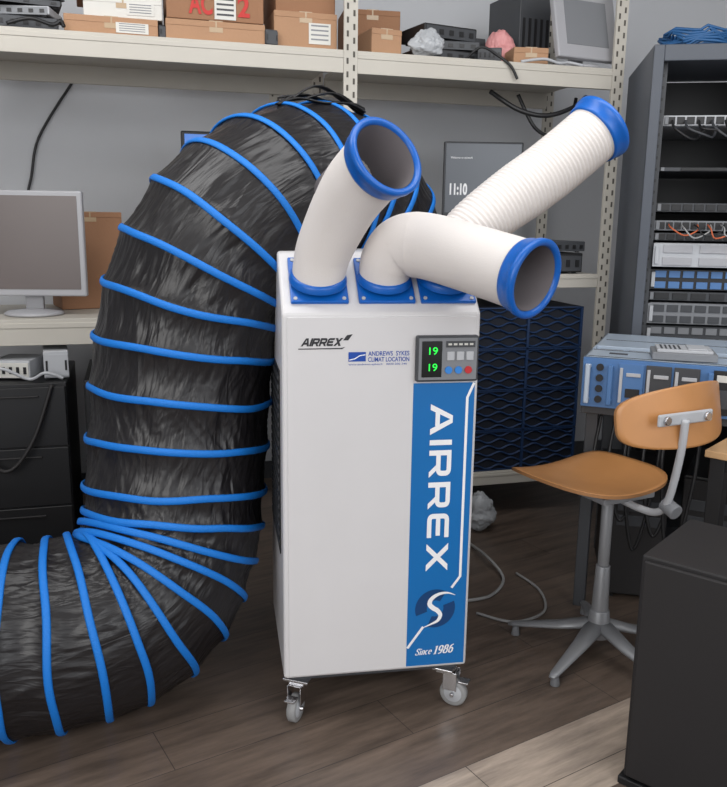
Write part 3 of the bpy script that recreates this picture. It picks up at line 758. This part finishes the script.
for i,(a,b) in enumerate([(.10,.50),(.15,.36),(.20,.26),(.26,.32),(.32,.22)]):
    o=wire('loose_cable',None,[BM@Vector((a,.05,.715)),BM@Vector((a-.01,.0,.55)),BM@Vector((a+.04,-.01,b)),BM@Vector((a+.09,.01,.5)),BM@Vector((a+.1,.05,.715))],.006,M_black)
    tag(o,'black cable hanging in a loop from the table','cable','cables under the workbench')

# ------------------------------------------------------------ side wooden table
tb=root('side_table',(1.005,2.345,0),math.radians(-41),'wood-topped table corner with black metal legs','table')
boxes('table_top', tb, [((.40,.26,.690),(.80,.52,.022))], M_tabwood,.003)
boxes('table_apron', tb, [((.40,.03,.658),(.74,.02,.04)),((.03,.26,.658),(.02,.46,.04))], M_black,.002)
for x in (.035,.76):
    for y in (.035,.48): boxes('table_leg', tb, [((x,y,.339),(.045,.045,.678))], M_black,.003)

# ------------------------------------------------------------ chair
ch=Vector((.755,2.42,0)); back=Vector((.45,-.89,0)).normalized()
CA=math.atan2(back.y,back.x)+math.pi/2
chair=root('swivel_chair',ch,CA,'wooden swivel chair with moulded plywood seat and five-star metal base','chair')
def plate(name,par,w,d,th,hf,m,ex=3.2,nr=14,ns=64,loc=(0,0,0),rot=(0,0,0),taper=0):
    V=[];F=[]
    for side in (1,-1):
        for i in range(nr+1):
            rr=i/nr
            for k in range(ns):
                a=2*math.pi*k/ns; c,s=math.cos(a),math.sin(a)
                e=(abs(c)**ex+abs(s)**ex)**(-1/ex)
                x=c*e*rr*w/2; y=s*e*rr*d/2*(1-taper*abs(c*e*rr)**1.5)
                V.append((x,y,hf(x,y)+side*th/2))
    o=(nr+1)*ns
    for i in range(nr):
        for k in range(ns):
            k2=(k+1)%ns
            F.append((i*ns+k,(i+1)*ns+k,(i+1)*ns+k2,i*ns+k2)); F.append((o+i*ns+k,o+i*ns+k2,o+(i+1)*ns+k2,o+(i+1)*ns+k))
    I=[0]*len(F)
    for k in range(ns):
        k2=(k+1)%ns; F.append((nr*ns+k,o+nr*ns+k,o+nr*ns+k2,nr*ns+k2)); I.append(1)
    ob=meshobj(name,V,F,[m,M_wood2],par,I,loc=loc,rot=rot)
    for p,i in zip(ob.data.polygons,I): p.use_smooth = (i==0)
    return ob
plate('seat',chair,.42,.41,.010,lambda x,y:-.018*math.exp(-((x/.13)**2+((y+.03)/.13)**2))+(-.03*((y-.12)/.09)**2 if y>.12 else 0)+.02*(x/.21)**2,M_wood,ex=3.2,loc=(-.025,.070,.577),rot=(0,0,.12))
boxes('seat_plate', chair, [((0,.02,.547),(.20,.22,.02))], M_steel,.004)
plate('backrest',chair,.46,.175,.009,lambda x,y:-.070*((x+.035)/.2)**2,M_wood,ex=4.2,loc=(.035,-.27,.842),rot=(math.radians(80),math.radians(-2),0),taper=.16)
BX=-.035
wire('backrest_bar',chair,[(0,-.02,.535),(0,-.13,.53),(-.005,-.205,.545),(-.012,-.245,.60),(BX+.006,-.285,.74),(BX,-.296,.84)],.011,M_lgrey,8,12)
boxes('backrest_bracket',chair,[((BX+.01,-.286,.842),(.20,.010,.034))],M_lgrey,.005)
for x in (-.065,.085): cyl('bolt',chair,(BX+x,-.289,.842),(BX+x,-.300,.842),.012,M_chrome)
cyl('adjust_knob',chair,(0,-.22,.575),(0,-.265,.560),.022,M_grey)
cyl('seat_post',chair,(0,0,.10),(0,0,.30),.028,M_steel,.022)
cyl('seat_post',chair,(0,0,.30),(0,0,.54),.018,M_steel,.018)
cyl('base_hub',chair,(0,0,.06),(0,0,.15),.040,M_steel,.030)
for i in range(5):
    a=math.radians(228+72*i)-CA
    d=Vector((math.cos(a),math.sin(a),0))
    leg=sweep('base_leg',chair,[d*.02+Vector((0,0,.100)),d*.12+Vector((0,0,.070)),d*.27+Vector((0,0,.038)),d*.29+Vector((0,0,.034))],[.034,.026,.015,.009],M_steel,16,flat_=.5)
    cyl('glide',leg,d*.265+Vector((0,0,0.0)),d*.265+Vector((0,0,.033)),.015,M_grey,.010)

# ------------------------------------------------------------ black cabinet
ba=math.atan2(-.64,.77)
bx=root('black_cabinet',(.648,1.79,0),ba,'matte black box cabinet standing on floor beside the wooden table','cabinet')
boxes('cabinet_body', bx, [((.24,.16,.31),(.48,.32,.58))], M_blackm,.004)
boxes('cabinet_door', bx, [((.24,-.006,.31),(.46,.012,.56))], M_blackm,.003)
boxes('plinth', bx, [((.24,.155,.010),(.50,.33,.02))], M_black,.003)

cab([(.36,2.75,.008),(.47,2.80,.008),(.54,2.95,.008),(.50,3.1,.03),(.45,3.3,.008)],.006,M_cable,'grey cable curling across the plank floor','floor_cable')
cab([(.40,2.66,.008),(.52,2.60,.008),(.64,2.68,.008),(.66,2.85,.008),(.60,3.0,.008)],.005,M_cable,'thin pale cable loop on the floor near chair','floor_cable')

# ------------------------------------------------------------ lights
def area(name,loc,tgt,sx,sy,e,col=(1,1,1)):
    l=bpy.data.lights.new(name,'AREA'); l.shape='RECTANGLE'; l.size=sx; l.size_y=sy; l.energy=e; l.color=col
    o=bpy.data.objects.new(name,l); o.location=loc
    o.rotation_euler=(Vector(tgt)-Vector(loc)).to_track_quat('-Z','Y').to_euler(); C.objects.link(o); return o
area('window_light',(-1.6,-1.2,1.9),(.1,2.2,.8),2.4,1.8,54,(1,.985,.96))
area('window_light',(1.9,-.6,2.1),(.2,2.2,.8),1.6,1.4,24,(.96,.98,1))
area('ceiling_light',(.8,2.0,2.8),(.8,3.0,1.0),2.6,1.0,38,(1,1,1))
area('ceiling_light',(-1.2,2.0,2.8),(-.8,3.2,1.0),1.2,.8,20,(1,1,1))
wd=bpy.data.worlds.new('World'); scene.world=wd; wd.use_nodes=True
wd.node_tree.nodes['Background'].inputs[0].default_value=(.95,.965,1,1)
wd.node_tree.nodes['Background'].inputs[1].default_value=1.0

# ------------------------------------------------------------ camera
cam=bpy.data.cameras.new('Camera'); cam.sensor_fit='HORIZONTAL'; cam.sensor_width=36; cam.lens=820/727*36
co=bpy.data.objects.new('Camera',cam)
co.matrix_world=Matrix.Translation((0,0,1.35))@Matrix.Rotation(.0030,4,'Z')@Matrix.Rotation(math.radians(90-11.9),4,'X')@Matrix.Rotation(.014,4,'Z')
C.objects.link(co); scene.camera=co
